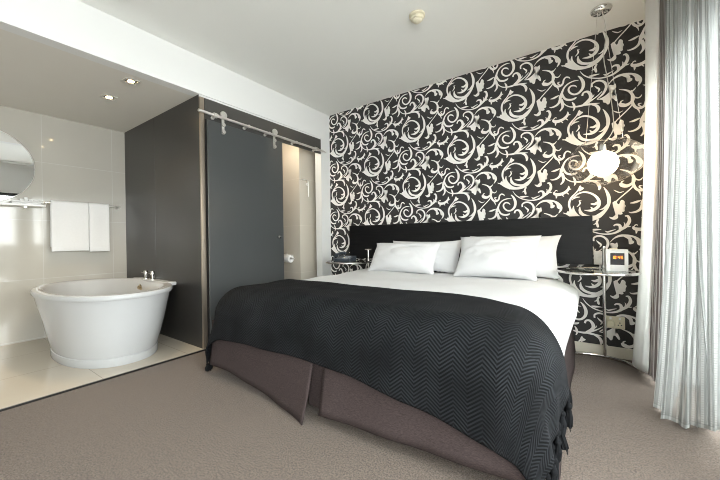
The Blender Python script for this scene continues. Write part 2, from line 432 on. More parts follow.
# papered wall: ground plus printed scrolls, one mesh
ORN = [
('s',[(-0.59,2.613,0.0058),(-0.569,2.588,0.0187),(-0.553,2.544,0.0259),(-0.559,2.5,0.023),(-0.587,2.47,0.0187),(-0.62,2.468,0.0158),(-0.648,2.492,0.0158),(-0.655,2.523,0.0158),(-0.637,2.543,0.0144),(-0.612,2.538,0.013),(-0.597,2.522,0.0058)]),
('s',[(-0.585,2.576,0.0036),(-0.619,2.579,0.0101),(-0.659,2.567,0.013),(-0.687,2.541,0.0144),(-0.702,2.506,0.0187),(-0.713,2.47,0.0288),(-0.718,2.448,0.0144)]),
('s',[(-0.723,2.489,0.0058),(-0.746,2.48,0.0173),(-0.766,2.474,0.0158),(-0.788,2.472,0.0043)]),
('s',[(-0.716,2.455,0.0216),(-0.727,2.423,0.0202),(-0.75,2.404,0.0173),(-0.781,2.398,0.0115),(-0.796,2.404,0.0043)]),
('s',[(-0.711,2.449,0.0245),(-0.699,2.407,0.0245),(-0.702,2.376,0.0187),(-0.721,2.351,0.0101)]),
('s',[(-0.705,2.519,0.0072),(-0.695,2.472,0.0173),(-0.675,2.441,0.0187),(-0.639,2.428,0.0187),(-0.613,2.432,0.0173),(-0.601,2.44,0.0072)]),
('s',[(-0.708,2.439,0.0086),(-0.679,2.395,0.0086),(-0.647,2.371,0.0101),(-0.611,2.362,0.013),(-0.561,2.361,0.0187),(-0.526,2.376,0.0202),(-0.491,2.392,0.0115),(-0.46,2.413,0.0086),(-0.43,2.441,0.0058)]),
('s',[(-0.632,2.407,0.0058),(-0.619,2.38,0.0187),(-0.616,2.352,0.0158),(-0.624,2.332,0.0058)]),
('s',[(-0.561,2.44,0.0158),(-0.553,2.462,0.0158),(-0.528,2.466,0.0187),(-0.508,2.441,0.0259),(-0.505,2.41,0.0274),(-0.526,2.386,0.0216),(-0.554,2.369,0.0115)]),
('s',[(-0.505,2.404,0.0144),(-0.487,2.418,0.0086),(-0.482,2.431,0.0029)]),
('s',[(-0.589,2.361,0.0086),(-0.54,2.361,0.0173),(-0.491,2.355,0.0158),(-0.461,2.353,0.0086),(-0.444,2.351,0.0029)]),
('s',[(-0.498,2.355,0.0158),(-0.468,2.336,0.0216),(-0.453,2.306,0.0245),(-0.457,2.278,0.0115)]),
('s',[(-0.495,2.493,0.013),(-0.495,2.518,0.0144),(-0.472,2.533,0.0158),(-0.439,2.53,0.0158),(-0.412,2.506,0.0187),(-0.403,2.474,0.0202),(-0.411,2.443,0.0202),(-0.429,2.415,0.0158),(-0.464,2.386,0.0072)]),
('s',[(-0.478,2.497,0.0043),(-0.463,2.48,0.013),(-0.448,2.462,0.0144),(-0.457,2.442,0.0043)]),
('p',[(-0.469,2.382),(-0.436,2.389),(-0.407,2.404),(-0.382,2.426),(-0.375,2.448),(-0.39,2.468),(-0.378,2.478),(-0.359,2.471),(-0.346,2.48),(-0.341,2.454),(-0.346,2.439),(-0.359,2.43),(-0.368,2.407),(-0.366,2.398),(-0.347,2.386),(-0.334,2.347),(-0.344,2.34),(-0.363,2.367),(-0.376,2.364),(-0.382,2.334),(-0.395,2.327),(-0.408,2.344),(-0.423,2.351),(-0.43,2.373)]),
('s',[(-0.324,2.426,0.0058),(-0.289,2.413,0.0115),(-0.26,2.392,0.0173),(-0.241,2.354,0.0216),(-0.242,2.322,0.0216),(-0.259,2.303,0.0216),(-0.284,2.293,0.0274),(-0.312,2.303,0.0317),(-0.324,2.319,0.0144)]),
('s',[(-0.317,2.308,0.0115),(-0.313,2.328,0.0115),(-0.298,2.336,0.0036)]),
('s',[(-0.252,2.387,0.013),(-0.235,2.399,0.0101),(-0.222,2.415,0.0029)]),
('s',[(-0.237,2.345,0.013),(-0.212,2.331,0.0101),(-0.197,2.337,0.0086),(-0.189,2.351,0.0029)]),
('s',[(-0.773,2.088,0.0072),(-0.768,2.039,0.0173),(-0.767,1.991,0.0202),(-0.748,1.949,0.0202),(-0.718,1.937,0.0187),(-0.696,1.953,0.0173),(-0.689,1.983,0.0144),(-0.673,2.,0.013),(-0.652,1.992,0.0115),(-0.644,1.98,0.0043)]),
('s',[(-0.709,1.941,0.0072),(-0.729,1.959,0.0115),(-0.73,1.972,0.0101),(-0.714,1.972,0.0043)]),
('s',[(-0.741,1.942,0.0144),(-0.73,1.92,0.0101),(-0.726,1.899,0.0029)]),
('s',[(-0.242,2.302,0.0101),(-0.253,2.278,0.0094),(-0.281,2.247,0.0094),(-0.316,2.213,0.0094),(-0.346,2.18,0.0101),(-0.358,2.154,0.0144)]),
('p',[(-0.372,2.17),(-0.355,2.183),(-0.346,2.174),(-0.339,2.157),(-0.33,2.157),(-0.321,2.183),(-0.308,2.186),(-0.296,2.169),(-0.3,2.157),(-0.291,2.141),(-0.296,2.127),(-0.309,2.124),(-0.297,2.107),(-0.303,2.094),(-0.314,2.093),(-0.31,2.079),(-0.322,2.072),(-0.339,2.074),(-0.338,2.051),(-0.35,2.037),(-0.37,2.035),(-0.387,2.046),(-0.394,2.059),(-0.373,2.054),(-0.36,2.064),(-0.353,2.082),(-0.358,2.104),(-0.367,2.136)]),
('s',[(-0.363,2.27,0.0029),(-0.345,2.256,0.0086),(-0.324,2.246,0.0086),(-0.301,2.254,0.0029)]),
('s',[(-0.427,2.299,0.0029),(-0.409,2.264,0.0173),(-0.396,2.221,0.0259),(-0.394,2.18,0.0259),(-0.402,2.141,0.0216),(-0.424,2.104,0.0259),(-0.456,2.072,0.0374),(-0.488,2.053,0.0374),(-0.521,2.041,0.0259),(-0.577,2.043,0.0216),(-0.627,2.061,0.0187),(-0.678,2.096,0.0115),(-0.706,2.109,0.0036)]),
('s',[(-0.393,2.175,0.0101),(-0.41,2.147,0.0158),(-0.432,2.126,0.0115),(-0.455,2.12,0.0029)]),
('s',[(-0.462,2.043,0.013),(-0.473,2.019,0.0173),(-0.468,1.988,0.0187),(-0.465,1.976,0.0072)]),
('s',[(-0.471,2.019,0.013),(-0.485,2.005,0.0086),(-0.497,2.002,0.0029)]),
('s',[(-0.583,2.322,0.013),(-0.593,2.295,0.0144),(-0.617,2.265,0.0101),(-0.639,2.239,0.0158),(-0.657,2.205,0.0187),(-0.66,2.163,0.0173),(-0.646,2.124,0.0158),(-0.624,2.096,0.0101)]),
('p',[(-0.591,2.299),(-0.584,2.33),(-0.572,2.315),(-0.556,2.304),(-0.572,2.289),(-0.589,2.28)]),
('s',[(-0.641,2.209,0.0029),(-0.625,2.236,0.0101),(-0.594,2.262,0.013),(-0.555,2.271,0.0144),(-0.513,2.258,0.0158),(-0.476,2.227,0.0202),(-0.458,2.189,0.0245),(-0.461,2.152,0.0259),(-0.484,2.127,0.0259),(-0.515,2.116,0.0202),(-0.557,2.122,0.0043)]),
('s',[(-0.466,2.179,0.0216),(-0.487,2.167,0.0216),(-0.513,2.171,0.0072)]),
('s',[(-0.641,2.213,0.0029),(-0.616,2.231,0.013),(-0.584,2.233,0.0036)]),
('s',[(-0.514,2.146,0.0043),(-0.497,2.127,0.0187),(-0.48,2.126,0.0144)]),
('s',[(-0.607,2.153,0.0036),(-0.593,2.166,0.0101),(-0.584,2.184,0.013),(-0.59,2.203,0.0058),(-0.574,2.202,0.0022)]),
('s',[(-0.586,2.151,0.0058),(-0.586,2.118,0.0216),(-0.564,2.084,0.0245),(-0.522,2.067,0.0202),(-0.481,2.066,0.0187),(-0.44,2.078,0.0158)]),
('s',[(-0.593,2.123,0.0043),(-0.582,2.096,0.0173),(-0.557,2.085,0.013)]),
('s',[(-0.629,2.163,0.0058),(-0.631,2.128,0.0187),(-0.612,2.088,0.0245),(-0.575,2.054,0.0202),(-0.529,2.043,0.0086)]),
('s',[(-0.655,2.138,0.0115),(-0.65,2.109,0.0187),(-0.625,2.08,0.0187),(-0.593,2.054,0.0115)]),
('p',[(-0.706,2.099),(-0.679,2.108),(-0.672,2.12),(-0.653,2.11),(-0.614,2.074),(-0.593,2.046),(-0.6,2.036),(-0.636,2.067),(-0.672,2.093)]),
('s',[(-0.391,1.854,0.0029),(-0.365,1.886,0.0101),(-0.329,1.906,0.0187),(-0.285,1.907,0.0187),(-0.247,1.898,0.0158),(-0.217,1.877,0.0202),(-0.198,1.845,0.0245),(-0.2,1.817,0.0173),(-0.215,1.793,0.0036)]),
('p',[(-0.31,1.903),(-0.279,1.879),(-0.271,1.866),(-0.276,1.848),(-0.267,1.839),(-0.248,1.846),(-0.243,1.861),(-0.255,1.871),(-0.257,1.886),(-0.278,1.905)]),
('p',[(-0.25,1.895),(-0.229,1.866),(-0.226,1.844),(-0.214,1.83),(-0.202,1.839),(-0.202,1.864),(-0.223,1.884)]),
('s',[(-0.574,2.019,0.0029),(-0.55,1.981,0.0086),(-0.512,1.949,0.0101),(-0.474,1.932,0.0101),(-0.434,1.922,0.0101),(-0.391,1.922,0.013),(-0.352,1.933,0.0173),(-0.319,1.957,0.0216),(-0.29,1.98,0.0245),(-0.272,2.012,0.0245),(-0.27,2.037,0.0202),(-0.28,2.059,0.0173),(-0.297,2.06,0.0086)]),
('s',[(-0.302,1.975,0.0086),(-0.298,2.,0.0072),(-0.304,2.01,0.0022)]),
('s',[(-0.287,1.979,0.0144),(-0.27,1.977,0.0086),(-0.259,1.981,0.0022)]),
('s',[(-0.367,1.984,0.0101),(-0.353,1.995,0.0144),(-0.33,1.989,0.0202),(-0.324,1.962,0.0245),(-0.332,1.942,0.0173)]),
('s',[(-0.42,1.946,0.0043),(-0.404,1.938,0.013),(-0.381,1.947,0.0101),(-0.354,1.957,0.0029)]),
('s',[(-0.516,1.962,0.0043),(-0.496,1.958,0.0173),(-0.469,1.959,0.013),(-0.445,1.958,0.0036)]),
('s',[(-0.663,2.334,0.0058),(-0.663,2.312,0.0202),(-0.677,2.291,0.0245),(-0.703,2.274,0.0259),(-0.737,2.267,0.0288),(-0.765,2.276,0.0245),(-0.768,2.293,0.0115)]),
('s',[(-0.765,2.296,0.0086),(-0.751,2.304,0.0086),(-0.744,2.296,0.0036)]),
('s',[(-0.752,2.268,0.0173),(-0.752,2.247,0.013),(-0.755,2.234,0.0029)]),
('s',[(-0.669,2.31,0.0101),(-0.651,2.305,0.0086),(-0.644,2.307,0.0022)]),
('s',[(-0.681,2.281,0.0115),(-0.666,2.266,0.0086),(-0.661,2.263,0.0022)]),
('s',[(-0.711,2.262,0.0086),(-0.7,2.249,0.0072),(-0.698,2.246,0.0022)])]

def ornament_geometry(bm):
    PX, PZ = 0.523, 0.627
    x0, x1, z0, z1 = XL, XR, 0.086, HC
    def ok(poly): return max(p[0] for p in poly) > x0 and min(p[0] for p in poly) < x1 and max(p[1] for p in poly) > z0 and min(p[1] for p in poly) < z1
    shapes = []
    for kind, pts in ORN:
        if kind == 'p': shapes.append(('p', [(p[0], p[1]) for p in crom(pts + [pts[0]], 3)[:-1]]))
        else:
            c = crom(pts, 5); ring = []
            for i, (x, z, w) in enumerate(c):
                a, b = c[max(0, i-1)], c[min(len(c)-1, i+1)]
                tx, tz = b[0]-a[0], b[1]-a[1]; l = math.hypot(tx, tz) or 1
                ring.append(((x - tz/l*w*0.45, z + tx/l*w*0.45), (x + tz/l*w*0.45, z - tx/l*w*0.45)))
            shapes.append(('s', ring))
    tmp = bmesh.new()
    for i in range(-8, 4):
        for j in range(-8, 8):
            dx, dz = i*PX, j*PZ + i*PZ/2
            for n, (kind, g) in enumerate(shapes):
                y = YB - 0.0006 - 0.00001*n
                flat = g if kind == 'p' else [p for q in g for p in q]
                if not ok([(p[0]+dx, p[1]+dz) for p in flat]): continue
                if kind == 'p':
                    f = tmp.faces.new([tmp.verts.new((p[0]+dx, y, p[1]+dz)) for p in g])
                    bmesh.ops.triangulate(tmp, faces=[f])
                else:
                    vs = [(tmp.verts.new((a[0]+dx, y, a[1]+dz)), tmp.verts.new((b[0]+dx, y, b[1]+dz))) for a, b in g]
                    for A, B in zip(vs, vs[1:]): tmp.faces.new((A[0], A[1], B[1], B[0]))
    for co, no in (((x0, 0, 0), (-1, 0, 0)), ((x1, 0, 0), (1, 0, 0)), ((0, 0, z0), (0, 0, -1)), ((0, 0, z1), (0, 0, 1))):
        bmesh.ops.bisect_plane(tmp, geom=tmp.verts[:]+tmp.edges[:]+tmp.faces[:], plane_co=co, plane_no=no, clear_outer=True)
    m = {}
    for v in tmp.verts: m[v] = bm.verts.new(v.co)
    for f in tmp.faces:
        g = bm.faces.new([m[v] for v in f.verts]); g.material_index = 1
        if f.normal.y > 0: g.normal_flip()
    tmp.free()
mb = MB(); mb.box(XT, 0.77, YB, YB+0.1, 0.0, HC)
ornament_geometry(mb.bm)
mb.build('wall_back', [MAT['paper'], MAT['ornament']], kind='structure', normals=False)
mb = MB(); mb.box(XL, XR, YB-0.014, YB, 0.0, 0.086, 0.004); mb.build('baseboard_back', MAT['baseboard'], kind='structure')
mb = MB(); mb.box(XR, 0.77, 2.93, YB, 0.0, HC); mb.build('wall_nib', MAT['paint_white'], kind='structure')

# window wall on the right
WIN = [(-2.45, -1.15), (-1.10, 0.10), (0.15, 1.35), (1.51, 2.90)]
mb = MB(); mb.box(XW, XW+0.15, YF, 2.93, 2.0, HC); mb.box(XW, XW+0.15, YF, -2.45, 0, 2.0); mb.box(XW, XW+0.15, 2.90, 2.93, 0, 2.0)
mb.build('wall_right', MAT['paint_white'], kind='structure')
for k, (a, b) in enumerate(WIN):
    w = MB(); t = 0.05
    for (p, q, z0, z1) in ((a, a+t, 0, 2.0), (b-t, b, 0, 2.0), (a+t, b-t, 1.94, 2.0), (a+t, b-t, 0, 0.08)):
        w.box(XW+0.03, XW+0.09, p, q, z0, z1, 0.003)
    wo = w.build('window_%d' % (k+1), MAT['frame_dark'], kind='structure')
    g = MB(); g.box(XW+0.055, XW+0.061, a+t, b-t, 0.08, 1.94); g.build('pane', MAT['window_glass'], wo)
mb = MB()
for y0, y1 in ((-1.15, -1.10), (0.10, 0.15), (1.35, 1.51)): mb.box(XW+0.02, XW+0.11, y0, y1, 0, 2.0)
mb.build('trim_4', MAT['paint_white'], kind='structure')
mb = MB(); mb.box(0.77, 2.3, YF-0.5, 4.0, -0.12, -0.02); mb.build('floor_balcony', MAT['balcony'], kind='structure')
mb = MB(); mb.box(0.775, 2.3, 3.45, 3.55, 0.0, 2.5); mb.build('added_sky_block', MAT['balcony'], kind='structure')  # unseen wall added to cut the sky light behind the voile
mb = MB(); mb.box(2.2, 2.3, YF-0.5, 4.0, 0.12, 0.95); mb.build('wall_balcony', MAT['balcony'], kind='structure')

# sliding door with its hangers, on its rail
d = MB(); d.box(-2.750, -2.738, 1.547, 2.40, 0.03, 2.045, 0.002)
door = d.build('door_1', MAT['door_glass'], kind='structure')
for y in (1.69, 2.28):
    h = MB(); h.box(-2.736, -2.722, y-0.013, y+0.013, 1.945, 2.105, 0.004)
    h.lathe([(0.002, -0.010), (0.030, -0.010), (0.034, -0.004), (0.034, 0.004), (0.030, 0.010), (0.002, 0.010)], (-2.716, y, 2.118), 20, axis='X')
    for z in (1.965, 2.03): h.lathe([(0.002, -0.006), (0.017, -0.006), (0.019, 0), (0.017, 0.006), (0.002, 0.006)], (-2.716, y, z), 16, axis='X')
    h.build('hanger', MAT['steel'], door)
k = MB(); k.lathe([(0.002, 0), (0.009, 0), (0.009, 0.018), (0.018, 0.024), (0.020, 0.034), (0.016, 0.042), (0.002, 0.044)], (-2.738, 2.311, 1.003), 20, axis='X')
k.build('knob', MAT['chrome'], door)
r = thing('door_rail', 'round steel rail with stand-offs carrying the grey sliding door', 'rail', (-2.76, 2.2, 2.08))
t = MB(); t.tube([(-2.705, 1.45, 2.088), (-2.705, 3.07, 2.072)], 0.0125, 14); t.build('rail_tube', MAT['steel'], r)
for y in (1.62, 1.95, 2.20, 2.58, 2.93):
    z = 2.088 - (y-1.45)*0.0099
    t = MB(); t.lathe([(0.002, -0.072), (0.016, -0.072), (0.016, -0.060), (0.009, -0.056), (0.009, 0.0), (0.017, 0.004), (0.017, 0.018), (0.002, 0.020)], (-2.714, y, z), 14, axis='X')
    t.build('stand_off', MAT['steel'], r)
for y in (1.60, 2.90):
    z = 2.088 - (y-1.45)*0.0099
    t = MB(); t.lathe([(0.0126, -0.016), (0.022, -0.016), (0.022, 0.016), (0.0126, 0.016)], (-2.705, y, z), 16, axis='Y'); t.build('door_stop', MAT['steel'], r)

# ================================================================== LIGHT FITTINGS
def spot(name, loc, power, col, parent=None, angle=1.9, radius=0.03):
    l = bpy.data.lights.new(name, 'SPOT'); l.energy = power; l.color = col; l.spot_size = angle; l.spot_blend = 0.8; l.shadow_soft_size = radius
    o = bpy.data.objects.new(name, l); C.objects.link(o); o.location = loc
    if parent is not None: o.parent = parent; o.location = Vector(loc) - origin_of(parent)
    return o
def downlight(x, y, label, group=None, power=7, point=False):
    r = thing('downlight', label, 'light', (x, y, HB), group)
    a = 0.052
    t = MB()
    for (x0, x1, y0, y1) in ((-a, a, -a, -a+0.016), (-a, a, a-0.016, a), (-a, -a+0.016, -a+0.016, a-0.016), (a-0.016, a, -a+0.016, a-0.016)):
        t.box(x+x0, x+x1, y+y0, y+y1, HB-0.006, HB-0.0005, 0.001)
    t.build('trim_ring', MAT['steel'], r)
    t = MB(); t.box(x-a+0.016, x+a-0.016, y-a+0.016, y+a-0.016, HB-0.003, HB-0.0005); t.build('baffle', MAT['plastic_dark'], r)
    t = MB(); t.lathe([(0.002, -0.006), (0.022, -0.006), (0.024, -0.003), (0.002, -0.003)], (x, y, HB), 20); t.build('lens', MAT['lens'], r)
    if point:
        l_ = bpy.data.lights.new('downlight_glow', 'POINT'); l_.energy = power; l_.color = (1.0, 0.86, 0.68); l_.shadow_soft_size = 0.03
        o_ = bpy.data.objects.new('downlight_glow', l_); C.objects.link(o_); o_.parent = r; o_.location = Vector((x, y, HB-0.06)) - origin_of(r)
    else: spot('downlight_glow', (x, y, HB-0.02), power, (1.0, 0.78, 0.50), r)
downlight(-3.001, 1.06, 'square downlight in the bath ceiling closest to the white bulkhead')
downlight(-3.486, 1.059, 'square downlight in the bath ceiling above the middle of the bathtub')
downlight(-2.98, 2.46, 'square downlight inside the toilet room behind the dark glass header', power=2.5, point=True)

# pendant
px, py = 0.083, 2.914
pend = thing('pendant_lamp', 'pendant lamp with clear blown glass shade around a glowing globe', 'lamp', (px, py, 1.33))
t = MB(); t.lathe([(0.002, 2.6), (0.064, 2.6), (0.066, 2.592), (0.060, 2.580), (0.040, 2.570), (0.002, 2.566)], (px, py, 0), 32); t.build('canopy', MAT['chrome'], pend)
gz = 1.488
def shade_pt(th, ph):
    # th around, ph from bottom (0) to top opening
    lob = 1 + 0.06*math.sin(5*th+0.6)*math.sin(ph) + 0.02*math.sin(3*th+2)*math.sin(2*ph)
    rad = 0.226*math.sin(ph)*lob; z = -0.162*math.cos(ph)
    z += 0.02*math.sin(2*th+1)*math.sin(ph)
    return Vector((px + 0.012 + rad*math.cos(th), py + rad*math.sin(th), gz + z + 0.012))
t = MB(); t.grid(lambda a, b: shade_pt(2*PI*a, 0.12 + b*(2.62-0.12)), 56, 26)
sh = t.build('glass_shade', MAT['thin_glass'], pend, merge=True)
t = MB(); t.tube([shade_pt(2*PI*a/40, 2.62) for a in range(40)], 0.0055, 8, closed=True); t.build('shade_rim', MAT['thin_glass'], sh)
t = MB(); t.lathe([(0.092*math.sin(a*PI/18)+0.0005, -0.090*math.cos(a*PI/18)) for a in range(19)], (px, py, gz), 32); t.build('globe', MAT['bulb'], pend)
t = MB(); t.lathe([(0.002, gz+0.085), (0.022, gz+0.085), (0.024, gz+0.10), (0.020, gz+0.135), (0.006, gz+0.145), (0.002, gz+0.145)], (px, py, 0), 20); t.build('lamp_holder', MAT['chrome'], pend)
t = MB()
rim = [shade_pt(a, 2.62) for a in (2.9, 5.9)]
t.tube([(px-0.022, py, 2.57), rim[0]], 0.0016, 6); t.tube([(px+0.008, py-0.01, 2.57), rim[1]], 0.0016, 6)
t.build('suspension_cable', MAT['steel'], pend)
t = MB(); t.tube(crom([(px+0.006, py, 2.57), (px+0.028, py, 2.42), (px+0.012, py, 2.26), (px+0.03, py, 2.1), (px+0.055, py, 1.9), (px+0.06, py, 1.72), (px+0.002, py, gz+0.14)], 8), 0.0028, 8)
t.build('power_cord', plain('clear_flex', (0.55, 0.52, 0.47), 0.3), pend)

# smoke detector
sm = thing('smoke_detector', 'small cream smoke detector on the white bedroom ceiling', 'detector', (-1.012, 2.178, 2.55))
t = MB(); t.lathe([(0.002, 2.6), (0.058, 2.6), (0.058, 2.588), (0.050, 2.586), (0.002, 2.586)], (-1.012, 2.178, 0), 28); t.build('base_ring', MAT['plastic_cream'], sm)
t = MB(); t.lathe([(0.002, 2.586), (0.046, 2.586), (0.048, 2.578), (0.044, 2.566), (0.034, 2.564), (0.034, 2.556), (0.026, 2.548), (0.002, 2.546)], (-1.012, 2.178, 0), 28); t.build('sensor_dome', MAT['plastic_cream'], sm)

# ================================================================== BATH
def sup(cx, cy, a, b, z, n, k, seg):
    t = 2*PI*k/seg; c, s = math.cos(t), math.sin(t)
    return Vector((cx + a*math.copysign(abs(c)**(2/n), c), cy + b*math.copysign(abs(s)**(2/n), s), z))
def loft(mbx, rings, seg=72, cap0=True, cap1=True):
    R = [[mbx.bm.verts.new(sup(*r, k, seg)) for k in range(seg)] for r in rings]
    for A, B in zip(R, R[1:]):
        for k in range(seg):
            f = mbx.bm.faces.new([A[k], A[(k+1) % seg], B[(k+1) % seg], B[k]]); f.smooth = True
    if cap0: mbx.bm.faces.new(R[0])
    if cap1: mbx.bm.faces.new(R[-1])
tub = thing('bathtub', 'white oval freestanding bathtub on the cream tiled platform', 'bathtub', (-3.6, 1.04, 0.0155))
X0, Y0 = -3.64, 1.042
t = MB()
prof = [(0.595, 0.338, 0.0155, -3.545, 1.02), (0.598, 0.341, 0.02, -3.545, 1.02), (0.598, 0.341, 0.075, -3.545, 1.02), (0.592, 0.336, 0.080, -3.545, 1.02),
        (0.603, 0.342, 0.095, -3.55, 1.02), (0.655, 0.368, 0.20, -3.575, 1.028), (0.705, 0.395, 0.32, -3.61, 1.038), (0.745, 0.425, 0.44, X0, Y0), (0.766, 0.441, 0.522, X0, Y0), (0.768, 0.442, 0.530, X0, Y0),
        (0.788, 0.455, 0.534, X0, Y0), (0.794, 0.459, 0.545, X0, Y0), (0.794, 0.459, 0.562, X0, Y0), (0.784, 0.451, 0.574, X0, Y0), (0.755, 0.424, 0.577, X0, Y0), (0.725, 0.395, 0.573, X0, Y0), (0.708, 0.380, 0.555, X0, Y0),
        (0.68, 0.355, 0.42, X0, Y0), (0.62, 0.30, 0.23, X0, Y0), (0.56, 0.25, 0.16, X0, Y0), (0.42, 0.17, 0.135, X0, Y0), (0.15, 0.06, 0.13, X0, Y0)]
loft(t, [(cx, cy, a, b, z, 2.2) for a, b, z, cx, cy in prof])
t.build('basin', MAT['gloss_white'], tub)
t = MB(); t.box(-4.07, -3.255, 1.425, 1.506, 0.548, 0.582, 0.008, seg=3); t.build('tap_deck', MAT['gloss_white'], tub)
for x in (-3.85, -3.69):
    t = MB(); t.lathe([(0.002, 0.582), (0.026, 0.582), (0.026, 0.588), (0.013, 0.592), (0.013, 0.625), (0.020, 0.629), (0.021, 0.660), (0.017, 0.665), (0.002, 0.666)], (x, 1.468, 0), 20)
    t.tube([(x, 1.468, 0.648), (x, 1.425, 0.652)], 0.006, 8); t.build('tap', MAT['chrome'], tub)
t = MB(); t.lathe([(0.002, 0.0), (0.030, 0.0), (0.031, 0.006), (0.024, 0.012), (0.014, 0.028), (0.002, 0.030)], (0, 0, 0), 20)
ov = MB(); b = t.bm; ov.add(b, 0, Matrix.Translation((-3.76, 1.385, 0.505)) @ Matrix.Rotation(math.radians(97), 4, 'X')); ov.build('overflow', plain('warm_chrome', (0.75, 0.62, 0.42), 0.15, 1.0), tub)

# mirror, shelf, towels
t = thing('round_mirror', 'round frameless wall mirror on the cream tiled wall', 'mirror', (XT, 0.393, 1.35))
m_ = MB(); m_.lathe([(0.002, 0.001), (0.349, 0.001), (0.349, 0.016), (0.345, 0.018)], (XT, 0.393, 1.70), 72, axis='X'); m_.build('backing', MAT['steel'], t)
m_ = MB(); m_.lathe([(0.001, 0.0185), (0.343, 0.0185), (0.346, 0.0170)], (XT, 0.393, 1.70), 72, axis='X', sharp=True); m_.build('glass', MAT['mirror'], t)
t = thing('bathroom_shelf', 'narrow white shelf on the tiled wall under the round mirror', 'shelf', (XT, 0.35, 1.315))
m_ = MB(); m_.box(XT, XT+0.13, -0.06, 0.795, 1.328, 1.346, 0.003); m_.build('board', MAT['plastic_white'], t)
for y in (0.10, 0.66):
    m_ = MB(); m_.box(XT, XT+0.09, y-0.012, y+0.012, 1.312, 1.328, 0.002); m_.build('bracket', MAT['steel'], t)
def folded(name, x0, x1, y0, y1, z0, layers, lt, label, cat):
    m_ = MB()
    for k in range(layers):
        o_ = random.uniform(-0.004, 0.004)
        m_.box(x0+o_, x1+o_, y0-o_, y1-o_*2, z0+k*lt, z0+(k+1)*lt-0.0005, lt*0.42, seg=3)
    # little pleated peak in the middle of the pile
    zt = z0+layers*lt; yc = (y0+y1)/2
    for j, (dy, h) in enumerate(((-0.03, 0.018), (0.0, 0.034), (0.03, 0.016))):
        m_.box((x0+x1)/2-0.03, (x0+x1)/2+0.03, yc+dy-0.014, yc+dy+0.014, zt-0.002, zt+h, 0.007, seg=3)
    return tag(m_.build(name, MAT['towel']), label, cat)
folded('face_cloth', XT+0.012, XT+0.118, 0.565, 0.765, 1.3465, 2, 0.016, 'folded white face cloth lying on the shelf under the mirror', 'towel')
t = thing('towel_rail', 'thin steel towel rail on the tiled wall beside the partition', 'rail', (XT, 1.11, 1.36))
m_ = MB(); m_.tube([(XT+0.075, 0.80, 1.375), (XT+0.075, 1.425, 1.375)], 0.008, 12); m_.build('bar', MAT['steel'], t)
for y in (0.808, 1.417):
    m_ = MB(); m_.lathe([(0.002, 0.0), (0.018, 0.0), (0.018, 0.008), (0.008, 0.012), (0.008, 0.082), (0.002, 0.083)], (XT, y, 1.375), 14, axis='X'); m_.build('bar_mount', MAT['steel'], t)
def hung_towel(y0, y1, zf, zb, label, thick=0.016, bulge=0.0):
    R_ = 0.020 + bulge; xc = XT+0.075; zc = 1.375
    path = [(xc+R_, zf + (zc-zf)*i/10) for i in range(11)] + [(xc+R_*math.cos(a*PI/8), zc+R_*0.9*math.sin(a*PI/8)) for a in range(1, 8)] + [(xc-R_, zc-(zc-zb)*i/10) for i in range(11)]
    m_ = MB(); n = len(path)-1
    def fn(a, b):
        i = min(n-1, int(b*n)); q = b*n-i; x = path[i][0]*(1-q)+path[i+1][0]*q; z = path[i][1]*(1-q)+path[i+1][1]*q
        y = y0 + (y1-y0)*a
        drop = max(0, zc-z)
        return Vector((x + (0.004*vnoise(y*22, z*3, 1) + 0.003*math.sin(y*34))*min(1, drop*6), y + 0.004*vnoise(z*6, 2)*drop*2, z))
    m_.grid(fn, 14, n)
    o = m_.build('bath_towel', MAT['towel'], solid=thick)
    md = o.modifiers.new('round', 'BEVEL'); md.width = 0.005; md.segments = 2; md.limit_method = 'ANGLE'
    return tag(o, label, 'towel', 'white towels on the rail')
hung_towel(0.838, 1.135, 0.885, 0.93, 'wider white towel hung on the rail next to the mirror')
hung_towel(1.139, 1.318, 0.872, 0.92, 'narrower white towel hung on the rail closest to the grey partition')

# toilet paper and the second roll, hook
t = thing('toilet_roll_holder', 'steel toilet roll holder inside the toilet room', 'holder', (-3.14, 2.9, 0.72))
m_ = MB(); m_.lathe([(0.002, 0.0), (0.022, 0.0), (0.022, -0.008), (0.007, -0.010), (0.007, -0.07), (0.002, -0.071)], (-3.255, 2.9, 0.775), 14, axis='Y'); m_.build('wall_plate', MAT['steel'], t)
m_ = MB(); m_.tube([(-3.255, 2.832, 0.775), (-3.06, 2.832, 0.775)], 0.007, 10); m_.tube([(-3.225, 2.832, 0.775), (-3.225, 2.832, 0.732), (-3.04, 2.832, 0.732)], 0.006, 10); m_.build('arm', MAT['steel'], t)
m_ = MB(); m_.lathe([(0.020, -0.05), (0.050, -0.05), (0.052, -0.046), (0.052, 0.046), (0.050, 0.05), (0.020, 0.05), (0.020, -0.05)], (-3.15, 2.832, 0.730), 28, axis='X')
tag(m_.build('toilet_roll', plain('tissue_paper', (0.84, 0.83, 0.81), 0.9, bstr=0.2)), 'white toilet roll on the steel holder behind the open door', 'toilet roll')
t = thing('coat_hook', 'slim steel hook rail on the beige wall inside the open doorway', 'hook', (-3.0, 3.0, 1.52))
m_ = MB(); m_.tube(crom([(-2.999, 2.93, 1.735), (-2.972, 2.94, 1.738), (-2.97, 2.98, 1.738), (-2.97, 3.02, 1.73), (-2.97, 3.03, 1.66), (-2.97, 3.03, 1.525)], 5), 0.006, 10); m_.build('hook_bar', MAT['steel'], t)
m_ = MB(); m_.lathe([(0.002, 0.0), (0.018, 0.0), (0.018, 0.008), (0.002, 0.009)], (-3.0, 3.03, 1.69), 14, axis='X'); m_.tube([(-2.995, 3.03, 1.69), (-2.97, 3.03, 1.69)], 0.005, 8); m_.build('wall_plate', MAT['steel'], t)

